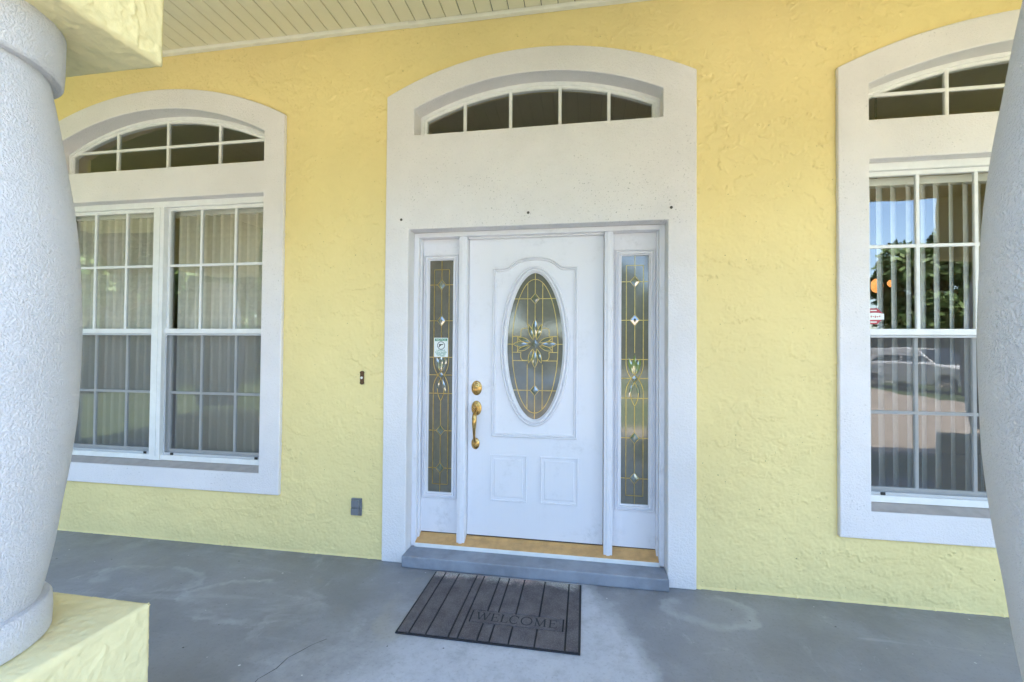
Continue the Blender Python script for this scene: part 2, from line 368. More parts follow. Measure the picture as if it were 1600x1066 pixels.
def trowelled(x0, x1, z0, z1, g, seed, dens=95, size=1.0):
    """height field of a skip-trowelled render: lapped strokes with a proud ragged edge, drag ripples, fine grit"""
    rs = np.random.RandomState(seed); nx, nz = int((x1-x0)/g)+1, int((z1-z0)/g)+1
    X, Z = np.meshgrid(np.linspace(x0, x1, nx), np.linspace(z0, z1, nz)); H = np.zeros((nz, nx), np.float32)
    def vnoise(cell):
        cx, cz = int((x1-x0)/cell)+3, int((z1-z0)/cell)+3; q = rs.rand(cz, cx).astype(np.float32)
        u = (X-x0)/cell; v = (Z-z0)/cell; i, j = u.astype(int), v.astype(int); fu, fv = u-i, v-j; fu = fu*fu*(3-2*fu); fv = fv*fv*(3-2*fv)
        return (q[j, i]*(1-fu)+q[j, i+1]*fu)*(1-fv)+(q[j+1, i]*(1-fu)+q[j+1, i+1]*fu)*fv
    w1, w2, w3 = vnoise(.05)-.5, vnoise(.018)-.5, vnoise(.011)-.5; zone = vnoise(.42)*.6+vnoise(.16)*.4
    n = int((x1-x0)*(z1-z0)*dens)
    for k in range(n):
        cx, cz = rs.uniform(x0, x1), rs.uniform(z0, z1); a = rs.normal(0, .5) if rs.rand() < .75 else rs.uniform(-1.57, 1.57)
        L, W = rs.uniform(.05, .20)*size, rs.uniform(.02, .075)*size; r = L*1.4
        i0, i1 = max(0, int((cx-r-x0)/g)), min(nx, int((cx+r-x0)/g)+1); j0, j1 = max(0, int((cz-r-z0)/g)), min(nz, int((cz+r-z0)/g)+1)
        if i1-i0 < 3 or j1-j0 < 3: continue
        sl = (slice(j0, j1), slice(i0, i1)); dx, dz = X[sl]-cx, Z[sl]-cz
        u = (dx*math.cos(a)+dz*math.sin(a))/L; v = (-dx*math.sin(a)+dz*math.cos(a))/W
        d = np.sqrt(u*u+v*v)+.55*w1[sl]+.75*w2[sl]+.35*w3[sl]
        ins = np.clip((1-d)*13, 0, 1); wedge = .35+.65*np.clip(.5-.5*v*(1 if rs.rand() < .7 else -1), 0, 1)
        lip = np.exp(-((d-.94)/.06)**2)*np.clip(-v, 0, 1)
        am = rs.uniform(.3, 1)*(.35+1.2*max(0, zone[min(nz-1, max(0, int((cz-z0)/g))), min(nx-1, max(0, int((cx-x0)/g)))]-.25))
        P = am*(.0024*ins*wedge+.0022*lip)
        H[sl] = np.maximum(H[sl]*(1-.6*ins), P)
    rip = np.clip(vnoise(.09)-.52, 0, 1)*3*np.abs(np.sin((Z+.02*w1)*2*np.pi/.021+w2*5))*np.clip(zone-.3, 0, 1)
    return X, Z, 3.6*H+.0065*rip.astype(np.float32)+.0020*(w2+1.2*w3)+.003*w1
def coat(x0, x1, z0, z1, g, seed):
    X, Z, H = trowelled(x0, x1, z0, z1, g, seed); nz, nx = X.shape
    cut = np.zeros(X.shape, bool); e = .012
    def under_arch(cx, half, zb, sp, ap):
        h = ap-sp; Rr = (half*half+h*h)/(2*h); dx = np.abs(X-cx)
        return (dx < half-e) & (Z > zb+(e if zb > 0 else -1)) & (Z < ap-Rr+np.sqrt(np.maximum(0, Rr*Rr-dx*dx))-e)
    cut |= under_arch(0, WS, 0, HS, AP)
    for s, d in sidew.items(): cut |= under_arch(s*WC, WOUT, d['zb'], d['sp'], d['ap'])
    q = cut[:-1, :-1] & cut[1:, :-1] & cut[:-1, 1:] & cut[1:, 1:]
    idx = np.arange(nz*nx).reshape(nz, nx); k = ~q
    F = np.stack([idx[:-1, :-1][k], idx[:-1, 1:][k], idx[1:, 1:][k], idx[1:, :-1][k]], 1)
    used = np.unique(F); rm = np.zeros(nz*nx, np.int32); rm[used] = np.arange(len(used)); F = rm[F]
    V = np.stack([X.ravel(), (.0275-H).ravel()-.025, Z.ravel()], 1)[used].astype(np.float32)
    me = bpy.data.meshes.new('stucco_coat'); me.vertices.add(len(V)); me.vertices.foreach_set('co', V.ravel())
    me.loops.add(F.size); me.loops.foreach_set('vertex_index', F.ravel().astype(np.int32)); me.polygons.add(len(F)); me.polygons.foreach_set('loop_start', np.arange(0, F.size, 4, dtype=np.int32))
    me.update(calc_edges=True); me.polygons.foreach_set('use_smooth', np.ones(len(F), bool)); me.materials.append(M['yellow_stucco'])
    o = bpy.data.objects.new('stucco_coat', me); C.objects.link(o); o.parent = wall; return o
coat(-4.4, 4.0, 0, 3.64, .005, 3)
# bevelled white bands
door_out = [(-WS, 0), (-WO, 0), (-WO, ZO), (WO, ZO), (WO, 0), (WS, 0)]+arc_pts(0, WS, HS, AP)
tr_hole = arched(0, .8016, 2.853, 3.0296, 3.207)
o = prism('door_surround', door_out, [tr_hole], 0, .03, 'white_stucco', wall, .007, .145, False); o['label'] = 'white arched stucco surround framing the front door and transom'
# returns of the door opening
boxes('door_reveal', [(-WO-.02, -WO+.0, .028, .20, 0, ZO), (WO, WO+.02, .028, .20, 0, ZO), (-WO-.02, WO+.02, .028, .20, ZO, ZO+.02)], 'white_stucco', wall)
for s, d in sidew.items():
    o = prism('window_surround', arched(s*WC, WOUT, d['zb'], d['sp'], d['ap']), [rect(s*WC-WIN, s*WC+WIN, d['l0'], d['l1']), arched(s*WC, WIN, d['u0'], d['us'], d['ua'])],
              0, .03, 'window_stucco', wall, .007, .15, False)
    o['label'] = 'white arched stucco surround of the %s window' % ('left' if s < 0 else 'right')
# rough foot of the render where it meets the floor
Vd = []; Fd = []
for x0, x1 in ((-6.4, -WS), (WS, 6.4)):
    n0 = len(Vd); N = int((x1-x0)/.012)
    for i in range(N+1):
        x = x0+(x1-x0)*i/N; q = .003+.004*random.random()+(.006*random.random() if random.random() < .12 else 0)
        Vd += [(x, .0, .006+1.4*q), (x, .0-q, 0.0004)]
    Fd += [(n0+2*i, n0+2*i+1, n0+2*i+3, n0+2*i+2) for i in range(N)]
mesh_obj('render_foot', Vd, Fd, 'yellow_stucco', wall, True)

# rooms behind the panes and the roof
def room(name, x0, x1, y0, y1, z0, z1, open_front=True):
    V, F = boxg(x0, x1, y0, y1, z0, z1); F = [f for f in F if not all(abs(V[i][1]-y0) < 1e-6 for i in f)]
    struct(mesh_obj(name, V, F, 'room_paint'))
room('dining_room_shell', -6.4, -1.3, .31, 4.6, -.05, 3.7); room('hall_shell', -1.28, 1.28, .31, 4.6, -.05, 3.7); room('study_shell', 1.3, 6.4, .31, 4.6, -.05, 3.7)
rf = thing('house_roof', 'low dark shingled hip roof above the porch', 'roof', (0, 1.0, 3.8))
V = [(-7.2, -2.9, 3.76), (7.2, -2.9, 3.76), (7.2, 9, 3.76), (-7.2, 9, 3.76), (-2.5, 3, 6.2), (2.5, 3, 6.2)]
mesh_obj('roof', rel(V, rf), [(0, 1, 5, 4), (1, 2, 5), (2, 3, 4, 5), (3, 0, 4), (0, 3, 2, 1)], 'roofing', rf)
box('fascia', (-7.2, 7.2, -2.93, -2.9, 3.58, 3.78), 'channel_vinyl', rf)

# ------------------------------------------------------------------ vinyl soffit: one plank each
sf = thing('porch_soffit', 'cream vinyl plank soffit over the porch with dark grooves', 'soffit', (0, -1.3, 3.62))
PW = .1062
pl = None
for i in range(-58, 58):
    x = -2.815+PW*(i+27)-27*PW+2*0
    x = -2.815+PW*i+PW*27
    if x < -6 or x > 6: continue
    if pl is None:
        g = PW-.0035
        prof = [(.0008, .012), (.0008, .003), (.0035, 0), (g-.0035, 0), (g-.0005, .003), (g-.0005, .012)]
        V = [(px, y, pz) for y in (1.300, -1.6) for px, pz in prof]; n = 6
        F = [(k, k+1, n+k+1, n+k) for k in range(5)]+[(0, 5, 4, 3, 2, 1), (6, 7, 8, 9, 10, 11)]
        pl = mesh_obj('soffit_plank', V, F, 'soffit_vinyl', sf); q = pl
    else: q = pl.copy(); C.objects.link(q); q.parent = sf
    q.location = (x, 0, .004+(.0015 if i % 2 else 0))
boxes('soffit_backing', [(-6.4, 6.4, -2.9, .02, 3.639, 3.645)], 'black_plastic', sf)
for x0, x1, dz in ((-6.4, -.83, 0), (-.85, 6.4, -.0035)):               # two lengths of channel lapped at the joint
    V = [(x, y, z) for x in (x0, x1) for y, z in ((.024, 3.600+dz), (-.004, 3.603+dz), (-.010, 3.609+dz), (-.010, 3.626+dz), (.024, 3.626+dz))]
    F = [(k, (k+1) % 5, 5+(k+1) % 5, 5+k) for k in range(5)]+[(0, 1, 2, 3, 4), (5, 6, 7, 8, 9)]
    mesh_obj('wall_channel', rel(V, sf), F, 'channel_vinyl', sf, False, .0015)

# ------------------------------------------------------------------ piers, columns, header
XC, YC, HP = 1.379, -1.868, .328
def rendered_block(name, cx, cy, z0, z1, hp, g, seed, cache={}):
    key = (z0, z1, hp, g)
    if key not in cache:
        VV, FF, n0 = [], [], 0
        faces = [((1, 0, 0), (0, 1, 0), 2*hp, z1-z0), ((-1, 0, 0), (0, 1, 0), 2*hp, z1-z0), ((0, 1, 0), (1, 0, 0), 2*hp, z1-z0), ((0, -1, 0), (1, 0, 0), 2*hp, z1-z0), ((0, 0, 1), (1, 0, 0), 2*hp, 2*hp), ((0, 0, -1), (1, 0, 0), 2*hp, 2*hp)]
        for k, (nn, uu, su, sv) in enumerate(faces):
            nn, uu = np.array(nn, float), np.array(uu, float); vv = np.array((0, 0, 1.)) if nn[2] == 0 else np.array((0, 1., 0))
            U, Vv, H = trowelled(-su/2, su/2, -sv/2, sv/2, g, seed+k, 330, .62); nz, nx = U.shape
            e = np.minimum(su/2-np.abs(U), sv/2-np.abs(Vv)); rnd_ = .012; H = H*np.clip(e/.014, 0, 1)*1.0
            q = np.clip(1-e/rnd_, 0, 1); drop = rnd_*(1-np.sqrt(np.maximum(0, 1-q*q)))*.6
            half = hp if nn[2] == 0 else (z1-z0)/2
            P = nn*(half+H-drop)[..., None]+uu*U[..., None]+vv*Vv[..., None]; P[..., 2] += (z1-z0)/2
            idx = np.arange(nz*nx).reshape(nz, nx)+n0; f = np.stack([idx[:-1, :-1].ravel(), idx[:-1, 1:].ravel(), idx[1:, 1:].ravel(), idx[1:, :-1].ravel()], 1)
            if np.dot(np.cross(uu, vv), nn) < 0: f = f[:, ::-1]
            VV.append(P.reshape(-1, 3)); FF.append(f); n0 += nz*nx
        V = np.concatenate(VV).astype(np.float32); F = np.concatenate(FF).astype(np.int32)
        me = bpy.data.meshes.new(name); me.vertices.add(len(V)); me.vertices.foreach_set('co', V.ravel()); me.loops.add(F.size); me.loops.foreach_set('vertex_index', F.ravel())
        me.polygons.add(len(F)); me.polygons.foreach_set('loop_start', np.arange(0, F.size, 4, dtype=np.int32)); me.update(calc_edges=True)
        me.polygons.foreach_set('use_smooth', np.ones(len(F), bool)); me.materials.append(M['yellow_stucco_block']); cache[key] = me
    o = bpy.data.objects.new(name, cache[key]); C.objects.link(o); o.location = (cx, cy, z0); return o
prof = [(.205, .690), (.210, .705), (.231, .823), (.2465, .95), (.262, 1.069), (.2745, 1.20), (.2785, 1.305), (.2805, 1.42), (.280, 1.505), (.2715, 1.70), (.2585, 1.83), (.243, 1.938), (.222, 2.08), (.199, 2.21)]
def smoothprof(p, n=5):
    out = []
    for k in range(len(p)-1):
        a, b_, c, d = p[max(k-1, 0)], p[k], p[k+1], p[min(k+2, len(p)-1)]
        for i in range(n):
            t = i/n
            out.append(tuple(.5*(2*b_[j]+(c[j]-a[j])*t+(2*a[j]-5*b_[j]+4*c[j]-d[j])*t*t+(3*b_[j]-a[j]-3*c[j]+d[j])*t**3) for j in (0, 1)))
    return out+[p[-1]]
def column(x, label):
    t = thing('porch_column', label, 'column', (x, YC, .592), 'bulging white columns of the porch')
    V, F = lathe([(r, z-.592) for r, z in smoothprof(prof)], 96); mesh_obj('shaft', V, F, 'column_stucco', t, True)
    V, F = lathe([(.225, .001), (.2305, .006), (.232, .05), (.230, .092), (.224, .1), (.19, .104)], 96); mesh_obj('base_ring', V, F, 'column_stucco', t, True)
    V, F = lathe([(.19, 2.2035-.592), (.222, 2.2050-.592), (.2275, 2.211-.592), (.2295, 2.25-.592), (.2305, 2.3505-.592)], 96); mesh_obj('capital_ring', V, F, 'column_stucco', t, True)
for s, side in ((-1, 'left'), (1, 'right')):
    column(s*XC, 'white stucco column with swollen middle at the %s edge of the porch view' % side)
    pd = rendered_block('column_pedestal', s*XC, YC, 0, .590, HP-.002, .005, 21)
    tag(pd, 'square yellow stucco pedestal under the %s white column' % side, 'pedestal', 'pedestals under the porch columns')
for x, side in ((-XC, 'left column near the front window'), (XC, 'right column near the front window'), (-4.25, 'far left porch column'), (4.25, 'far right porch column')):
    blk = rendered_block('column_block', x, YC, 2.352, 3.0, HP, .005, 33)
    tag(blk, 'square yellow stucco block on top of the %s' % side, 'block', 'blocks over the porch columns')
for s, side in ((-1, 'left'), (1, 'right')):
    t = thing('porch_column', 'white porch column seen only mirrored, far %s end of the porch' % side, 'column', (s*4.25, YC, .592), 'bulging white columns of the porch')
    V, F = lathe([(r, z-.592) for r, z in smoothprof(prof)], 48); mesh_obj('shaft', V, F, 'column_stucco', t, True)
    pd = box('column_pedestal', (s*4.25-HP, s*4.25+HP, YC-HP, YC+HP, 0, .592), 'yellow_stucco_block', None, .012, 3)
    tag(pd, 'square yellow stucco pedestal at the far %s end of the porch' % side, 'pedestal', 'pedestals under the porch columns')
hd = box('porch_header', (-6.5, 6.5, YC-HP+.01, YC+HP-.01, 2.998, 3.63), 'yellow_stucco_block', None, .01)
tag(hd, 'yellow stucco header beam over the porch columns', 'beam')

# ------------------------------------------------------------------ door step
st = box('door_step', (-WO-.002, WO+.002, -.0545, .098, 0, .075), 'step_concrete', None, .009, 3)
tag(st, 'low grey painted concrete step below the front door', 'step')

# ------------------------------------------------------------------ door frame with sidelights
YD = .173
df = thing('door_frame', 'white door frame with a leaded glass sidelight on each side of the door', 'door frame', (0, .15, .075))
for s in (-1, 1):
    xs = sorted((s*.797, s*.8305)); boxes('jamb', [(xs[0], xs[1], .10, .22, .075, ZO-.001)], 'door_paint', df, .003)
    xs = sorted((s*.787, s*.7965)); box('jamb_stop', (xs[0], xs[1], .135, .20, .10, 2.185), 'door_paint', df)
    xs = sorted((s*.459, s*.514)); box('mullion_post', (xs[0], xs[1], .112, .20, .101, 2.186), 'door_paint', df, .004)
    xs = sorted((s*.475, s*.498)); box('post_bead', (xs[0], xs[1], .106, .113, .101, 2.186), 'door_paint', df, .004)
box('head', (-.797, .797, .10, .22, 2.186, ZO-.001), 'door_paint', df, .003)
box('head_stop', (-.455, .455, .142, .171, 2.176, 2.187), 'door_paint', df)
V = [(x, y, z) for x in (-.797, .797) for y, z in ((.094, .100), (.094, .108), (.150, .128), (.168, .143), (.21, .146), (.21, .1))]
mesh_obj('threshold', rel(V, df), [(k, (k+1) % 6, 6+(k+1) % 6, 6+k) for k in range(6)]+[(0, 1, 2, 3, 4, 5), (6, 7, 8, 9, 10, 11)], 'threshold_brass', df, False, .001)['label'] = 'worn gold metal threshold under the door'
box('threshold_nosing', (-.80, .80, .089, .115, .075, .1005), 'white_vinyl', df, .002)
box('sweep_seal', (-.797, .797, .178, .20, .143, .152), 'rubber', df, 0)

def lens(p, q, wd, n=8, power=1.0):
    """pointed leaf between p and q"""
    p, q = Vector(p), Vector(q); t = q-p; m = Vector((-t.y, t.x)).normalized()
    a = [p+t*(i/n)+m*wd*math.sin(PI*i/n)**power for i in range(n+1)]; c = [p+t*(i/n)-m*wd*math.sin(PI*i/n)**power for i in range(n-1, 0, -1)]
    return [tuple(v) for v in a+c]
def bevelled(outline, y, h, mat, parent, name='bevel_piece', rim=.35):
    cx = sum(p[0] for p in outline)/len(outline); cz = sum(p[1] for p in outline)/len(outline); n = len(outline)
    V = [(x, y, z) for x, z in outline]+[(cx+(x-cx)*rim, y-h, cz+(z-cz)*rim) for x, z in outline]
    F = [(i, (i+1) % n, n+(i+1) % n, n+i) for i in range(n)]+[tuple(n+i for i in range(n))]
    return mesh_obj(name, rel(V, parent), F, mat, parent)
def dia(cx, cz, a, c): return [(cx, cz-c), (cx+a, cz), (cx, cz+c), (cx-a, cz)]
def bez(p0, p1, p2, p3, n=12):
    return [tuple(Vector(p0)*(1-t)**3+3*Vector(p1)*t*(1-t)**2+3*Vector(p2)*t*t*(1-t)+Vector(p3)*t**3) for t in [i/n for i in range(n+1)]]

def sidelight(s):
    cx = s*.6565; x0, x1, z0, z1 = cx-.087, cx+.087, .423, 2.040; H = z1-z0; W = x1-x0
    panel = prism('sidelight', rect(*sorted((s*.5145, s*.787)), .150, 2.185), [rect(x0, x1, z0, z1)], YD, .21, 'door_paint', df, 0)
    panel['label'] = 'white sidelight with leaded glass %s of the door' % ('left' if s < 0 else 'right')
    V, F = moulding(rect(x0-.037, x1+.037, z0-.037, z1+.037), [(0, 0), (.0005, .012), (.008, .015), (.011, .004), (.017, .003), (.019, .014), (.029, .015), (.032, .004), (.038, .002), (.0385, -.012)], YD)
    mesh_obj('sidelight_moulding', [(a-df.location.x-0, b_-df.location.y, c-df.location.z) for a, b_, c in V], F, 'door_paint', panel).matrix_parent_inverse = Matrix()
    yg = YD+.010
    g = box('glass', (x0, x1, yg, yg+.006, z0, z1), 'seeded_glass', df, 0); g.parent = panel
    fz = lambda f: z1-f*H
    fx = lambda f: x0+f*W
    L = []
    y0, y1 = yg-.0035, yg+.001
    def ln(*p, w=.0048): L.append(ribbon(list(p), w, y0, y1))
    D = .030, .037
    dias = [.106, .262, .736, .897]
    for f in dias: ln((x0, fz(f)), (cx-D[0], fz(f))); ln((cx+D[0], fz(f)), (x1, fz(f))); L.append(ribbon(dia(cx, fz(f), *D), 0.0048, y0, y1, True))
    ln((fx(.19), fz(.04)), (fx(.81), fz(.04))); ln((fx(.19), fz(.966)), (fx(.81), fz(.966))); ln((x0, fz(.42)), (x1, fz(.42))); ln((x0, fz(.576)), (x1, fz(.576))); ln((x0, fz(.4965)), (cx-.022, fz(.4965))); ln((cx+.022, fz(.4965)), (x1, fz(.4965)))
    for f in (.19, .81): ln((fx(f), fz(.04)), (fx(f), fz(.42))); ln((fx(f), fz(.576)), (fx(f), fz(.966)))
    cuts = [0]+[f+e for f in dias[:2] for e in (-D[1]/H, D[1]/H)]+[.395]
    for a, c in zip(cuts[::2], cuts[1::2]): ln((cx, fz(a)), (cx, fz(c)))
    cuts = [.61]+[f+e for f in dias[2:] for e in (-D[1]/H, D[1]/H)]+[1]
    for a, c in zip(cuts[::2], cuts[1::2]): ln((cx, fz(a)), (cx, fz(c)))
    L.append(ribbon(dia(cx, fz(.4965), .022, .026), 0.0048, y0, y1, True))
    for k in (-1, 1):
        ln(*bez((cx+k*.054, fz(.42)), (cx+k*.060, fz(.47)), (cx+k*.030, fz(.492)), (cx, fz(.512))))
        ln(*bez((cx+k*.025, fz(.42)), (cx+k*.034, fz(.455)), (cx+k*.012, fz(.475)), (cx-k*.004, fz(.482))))
        ln(*bez((cx, fz(.482)), (cx+k*.040, fz(.508)), (cx+k*.062, fz(.535)), (cx+k*.054, fz(.576))))
        ln(*bez((cx, fz(.512)), (cx+k*.030, fz(.545)), (cx+k*.034, fz(.572)), (cx, fz(.608))))
    V, F = join(L); c = mesh_obj('brass_came', rel(V, df), F, 'came_brass', df); c.parent = panel
    for f in dias: bevelled(dia(cx, fz(f), D[0]-.002, D[1]-.002), yg-.001, .004, 'bevel_glass', df).parent = panel
    bevelled(dia(cx, fz(.4965), .019, .023), yg-.001, .004, 'bevel_glass', df).parent = panel
    gm = 'green_bevel_glass' if s > 0 else 'bevel_glass'
    for k in (-1, 0, 1):
        bevelled(lens((cx+k*.038, fz(.400 if k == 0 else .412)), (cx+k*.012, fz(.480)), .014), yg-.001, .004, gm, df).parent = panel
    for k in (-1, 1): bevelled(lens((cx+k*.012, fz(.515)), (cx+k*.034, fz(.574)), .010), yg-.001, .0035, 'bevel_glass', df).parent = panel
for s in (-1, 1): sidelight(s)

# ------------------------------------------------------------------ front door
dr = thing('front_door', 'white panelled front door with oval leaded glass and brass handle', 'door', (0, YD, .152))
OC = (.003, 1.444); OA, OB = .188, .4915
oval_out = ellipse(*OC, OA+.046, OB+.048, 96)
up = [(-.289, .826), (.289, .826), (.289, 1.977), (.205, 1.977)]+bez((.205, 1.977), (.150, 1.977), (.165, 2.049), (.0, 2.049), 14)[1:]+bez((0, 2.049), (-.165, 2.049), (-.150, 1.977), (-.205, 1.977), 14)[1:]+[(-.289, 1.977)]
low = [rect(-.296, -.044, .391, .705), rect(.046, .297, .391, .705)]
prism('slab', rect(-.456, .456, .152, 2.184), [inset(oval_out, .012), up and inset(low[0], .034), inset(low[1], .034)], YD, .215, 'door_paint', dr, 0)
PR = [(0, -.0005), (.0005, .010), (.006, .0135), (.010, .012), (.0115, .002), (.0155, .001), (.0165, .009), (.021, .011), (.025, .007), (.026, -.001)]
V, F = moulding(up, PR, YD); mesh_obj('upper_panel_moulding', rel(V, dr), F, 'door_paint', dr, True)
for l in low:
    V, F = moulding(l, [(0, -.0005), (.0005, .006), (.006, .008), (.0085, .006), (.0095, -.011), (.016, -.012), (.0175, -.011), (.031, .004), (.034, .004)], YD)
    n = len(V); F.append(tuple(range(n-4, n))); mesh_obj('lower_panel', rel(V, dr), F, 'door_paint', dr)
ov = thing('tmp', '', ''); bpy.data.objects.remove(ov)
V, F = moulding(oval_out, [(0, -.001), (.0005, .012), (.006, .020), (.013, .020), (.0155, .008), (.020, .007), (.022, .020), (.030, .024), (.036, .020), (.040, .009), (.046, .004), (.0465, -.02)], YD)
of = mesh_obj('oval_frame', rel(V, dr), F, 'door_paint', dr, True); of['label'] = 'white oval moulding round the leaded door glass'
yg = YD+.008
V, F = poly_prism(ellipse(*OC, OA+.006, OB+.006, 72), [], yg, yg+.006)
og = mesh_obj('oval_glass', rel(V, dr), F, 'seeded_glass', dr); og['label'] = 'oval leaded glass with brass lines and a clear flower'
L = []; ox, oz = OC; y0, y1 = yg-.0035, yg+.001
def ln(*p, w=.0048): L.append(ribbon([(ox+a, oz+c) for a, c in p], w, y0, y1))
IA, IB = .155, .452
L.append(ribbon(ellipse(ox, oz, IA, IB, 64), 0.005, y0, y1, True))
ih = lambda z: IA*math.sqrt(max(0, 1-(z/IB)**2)); oh = lambda z: OA*math.sqrt(max(0, 1-(z/OB)**2)); iv = lambda x: IB*math.sqrt(1-(x/IA)**2)
for x in (-.051, .051): ln((x, iv(x)), (x, .135)); ln((x, -iv(x)), (x, -.125))
ln((0, OB), (0, .355)); ln((0, .285), (0, .180)); ln((0, -.152), (0, -.262)); ln((0, -.338), (0, -OB))
for z in (.32, -.30):
    for k in (-1, 1): ln((k*.030, z), (k*ih(z), z)); ln((k*ih(z), z), (k*oh(z), z))
    L.append(ribbon(dia(ox, oz+z, .030, .036), 0.005, y0, y1, True))
for k in (-1, 1):
    ln((k*.150, .012), (k*oh(0), .012))
    for z in (.065, -.043): ln((k*.118, z), (k*ih(z), z))
    ln((k*.118, .065), (k*.118, -.043)); ln((k*.051, -.10), (k*ih(-.10), -.10))
    for q, zz_ in ((1, .065), (-1, -.043)):
        ln((k*.051, zz_+q*.055), (k*.075, zz_+q*.055)); ln(*bez((k*.075, zz_+q*.055), (k*.098, zz_+q*.052), (k*.098, zz_+q*.03), (k*.095, zz_)))
        ln((k*.095, zz_), (k*.118, zz_))
pet = []
for ang, ln_ in ((90, .170), (270, .160), (0, .148), (180, .150)):
    a = R(ang); d = Vector((math.cos(a), math.sin(a))); m = Vector((-d.y, d.x)); o0 = Vector((0, .012))
    pet.append([tuple(o0+d*0+Vector(p)) for p in lens(tuple(d*.045), tuple(d*ln_), .020, 8)])
    for k in (-1, 1):
        pet.append([tuple(o0+Vector(p)) for p in lens(tuple(d*.030+m*k*.012), tuple(d*(ln_*.80)+m*k*.044), .014, 8)])
for q in pet: L.append(ribbon([(ox+a, oz+c) for a, c in q], 0.0042, y0, y1, True))
V, F = join(L); c = mesh_obj('brass_came', rel(V, dr), F, 'came_brass', dr); c.parent = og
for q in pet: bevelled([(ox+a, oz+c) for a, c in q], yg-.001, .0055, 'bevel_glass', dr, 'flower_petal', .25).parent = og
bevelled(dia(ox, oz+.012, .030, .030), yg-.001, .005, 'bevel_glass', dr).parent = og
for z in (.32, -.30): bevelled(dia(ox, oz+z, .028, .034), yg-.001, .005, 'bevel_glass', dr).parent = og
# brass deadbolt and grip handle
def brass(name, prof, x, z, sx, sz, parent):
    V, F = lathe(prof, 40, 'y', sx, sz); o = mesh_obj(name, rel([(a+x, b_+YD, c+z) for a, b_, c in V], dr), F, 'brass', parent, True); return o
db = brass('deadbolt', [(.037, 0), (.037, .004), (.034, .008), (.027, .010), (.024, .015), (.018, .017), (.017, .022), (.012, .023)], -.396, 1.153, 1, 1.34, dr)
V, F = boxg(-.3975, -.3945, YD-.0238, YD-.022, 1.146, 1.160); mesh_obj('keyhole', rel(V, dr), F, 'black_plastic', dr).parent = db
gh = brass('handle_rose', [(.036, 0), (.036, .004), (.033, .009), (.026, .011), (.024, .016), (.015, .018)], -.396, 1.015, 1, 1.40, dr)
V, F = tube([(-.396, YD-.012, 1.004), (-.396, YD-.030, .995), (-.397, YD-.046, .978), (-.397, YD-.054, .950), (-.398, YD-.055, .915), (-.399, YD-.052, .875), (-.400, YD-.044, .835), (-.401, YD-.032, .803), (-.401, YD-.014, .785)],
            [.011, .012, .014, .0165, .015, .011, .0085, .010, .012], 14)
mesh_obj('grip', rel(V, dr), F, 'brass', dr, True)
V, F = tube([(-.396, YD-.014, 1.020), (-.396, YD-.040, 1.026), (-.396, YD-.056, 1.018), (-.396, YD-.060, 1.010)], [.010, .010, .014, .005], 12)
mesh_obj('thumb_latch', rel(V, dr), F, 'brass', dr, True)
brass('handle_foot', [(.029, 0), (.029, .004), (.026, .008), (.018, .012), (.010, .014)], -.401, .773, 1, 1.35, dr)

# ------------------------------------------------------------------ transom window over the door
def clip_top(x0, x1, z0, z1, top):
    n = 8; xs = [x0+(x1-x0)*i/n for i in range(n+1)]; up_ = [(x, min(z1, top(x))) for x in reversed(xs)]
    pts = [(x0, z0), (x1, z0)]+up_
    if all(p[1] <= z0+.004 for p in up_): return None
    out = [pts[0], pts[1]]
    for p in up_: out.append((p[0], max(p[1], z0+.0005)))
    return out
def arched_window(name, label, cx, half, z0, spring, apex, munt, hz, yf, yg):
    t = thing(name, label, 'window', (cx, yf, z0))
    outl = arched(cx, half+.004, z0-.01, spring+.004, apex+.004); inn = inset(outl, .034); inn2 = inset(outl, .052)
    V, F = moulding(outl, [(0, -.03), (.0, .004), (.014, .004), (.016, .012), (.030, .012), (.034, .004), (.048, .004), (.052, -.004), (.052, -.03)], yf+.01)
    mesh_obj('frame', rel(V, t), F, 'white_vinyl', t)
    h = apex-spring; Rr = (half*half+h*h)/(2*h)
    top = lambda x: apex-Rr+math.sqrt(max(0, Rr*Rr-(x-cx)**2))-.047
    b0 = z0+.018
    for m in munt: box('muntin', (cx+m-.0105, cx+m+.0105, yg-.012, yg+.010, b0, top(cx+m)+.004), 'white_vinyl', t, .003)
    xs = [cx-half+.045]+[cx+m for m in munt]+[cx+half-.045]
    rows = [(b0-.01, 9)]
    if hz:
        reach = half-.05
        while top(cx+reach) < hz: reach -= .01
        box('muntin', (cx-reach-.01, cx+reach+.01, yg-.0105, yg+.0085, hz-.010, hz+.010), 'white_vinyl', t, .003); rows = [(b0-.01, hz), (hz, 9)]
    for a, c in zip(xs, xs[1:]):
        for r0, r1 in rows:
            q = clip_top(a, c, r0, r1, lambda x: top(x)+.003)
            if q: V, F = poly_prism(q, [], yg-.002, yg+.002); mesh_obj('pane', rel(V, t), F, 'window_glass', t)
    return t
arched_window('transom_window', 'shallow arched five-pane transom window over the white door', 0, .8016, 2.853, 3.0296, 3.207, (-.483, -.166, .166, .483), None, .115, .13)

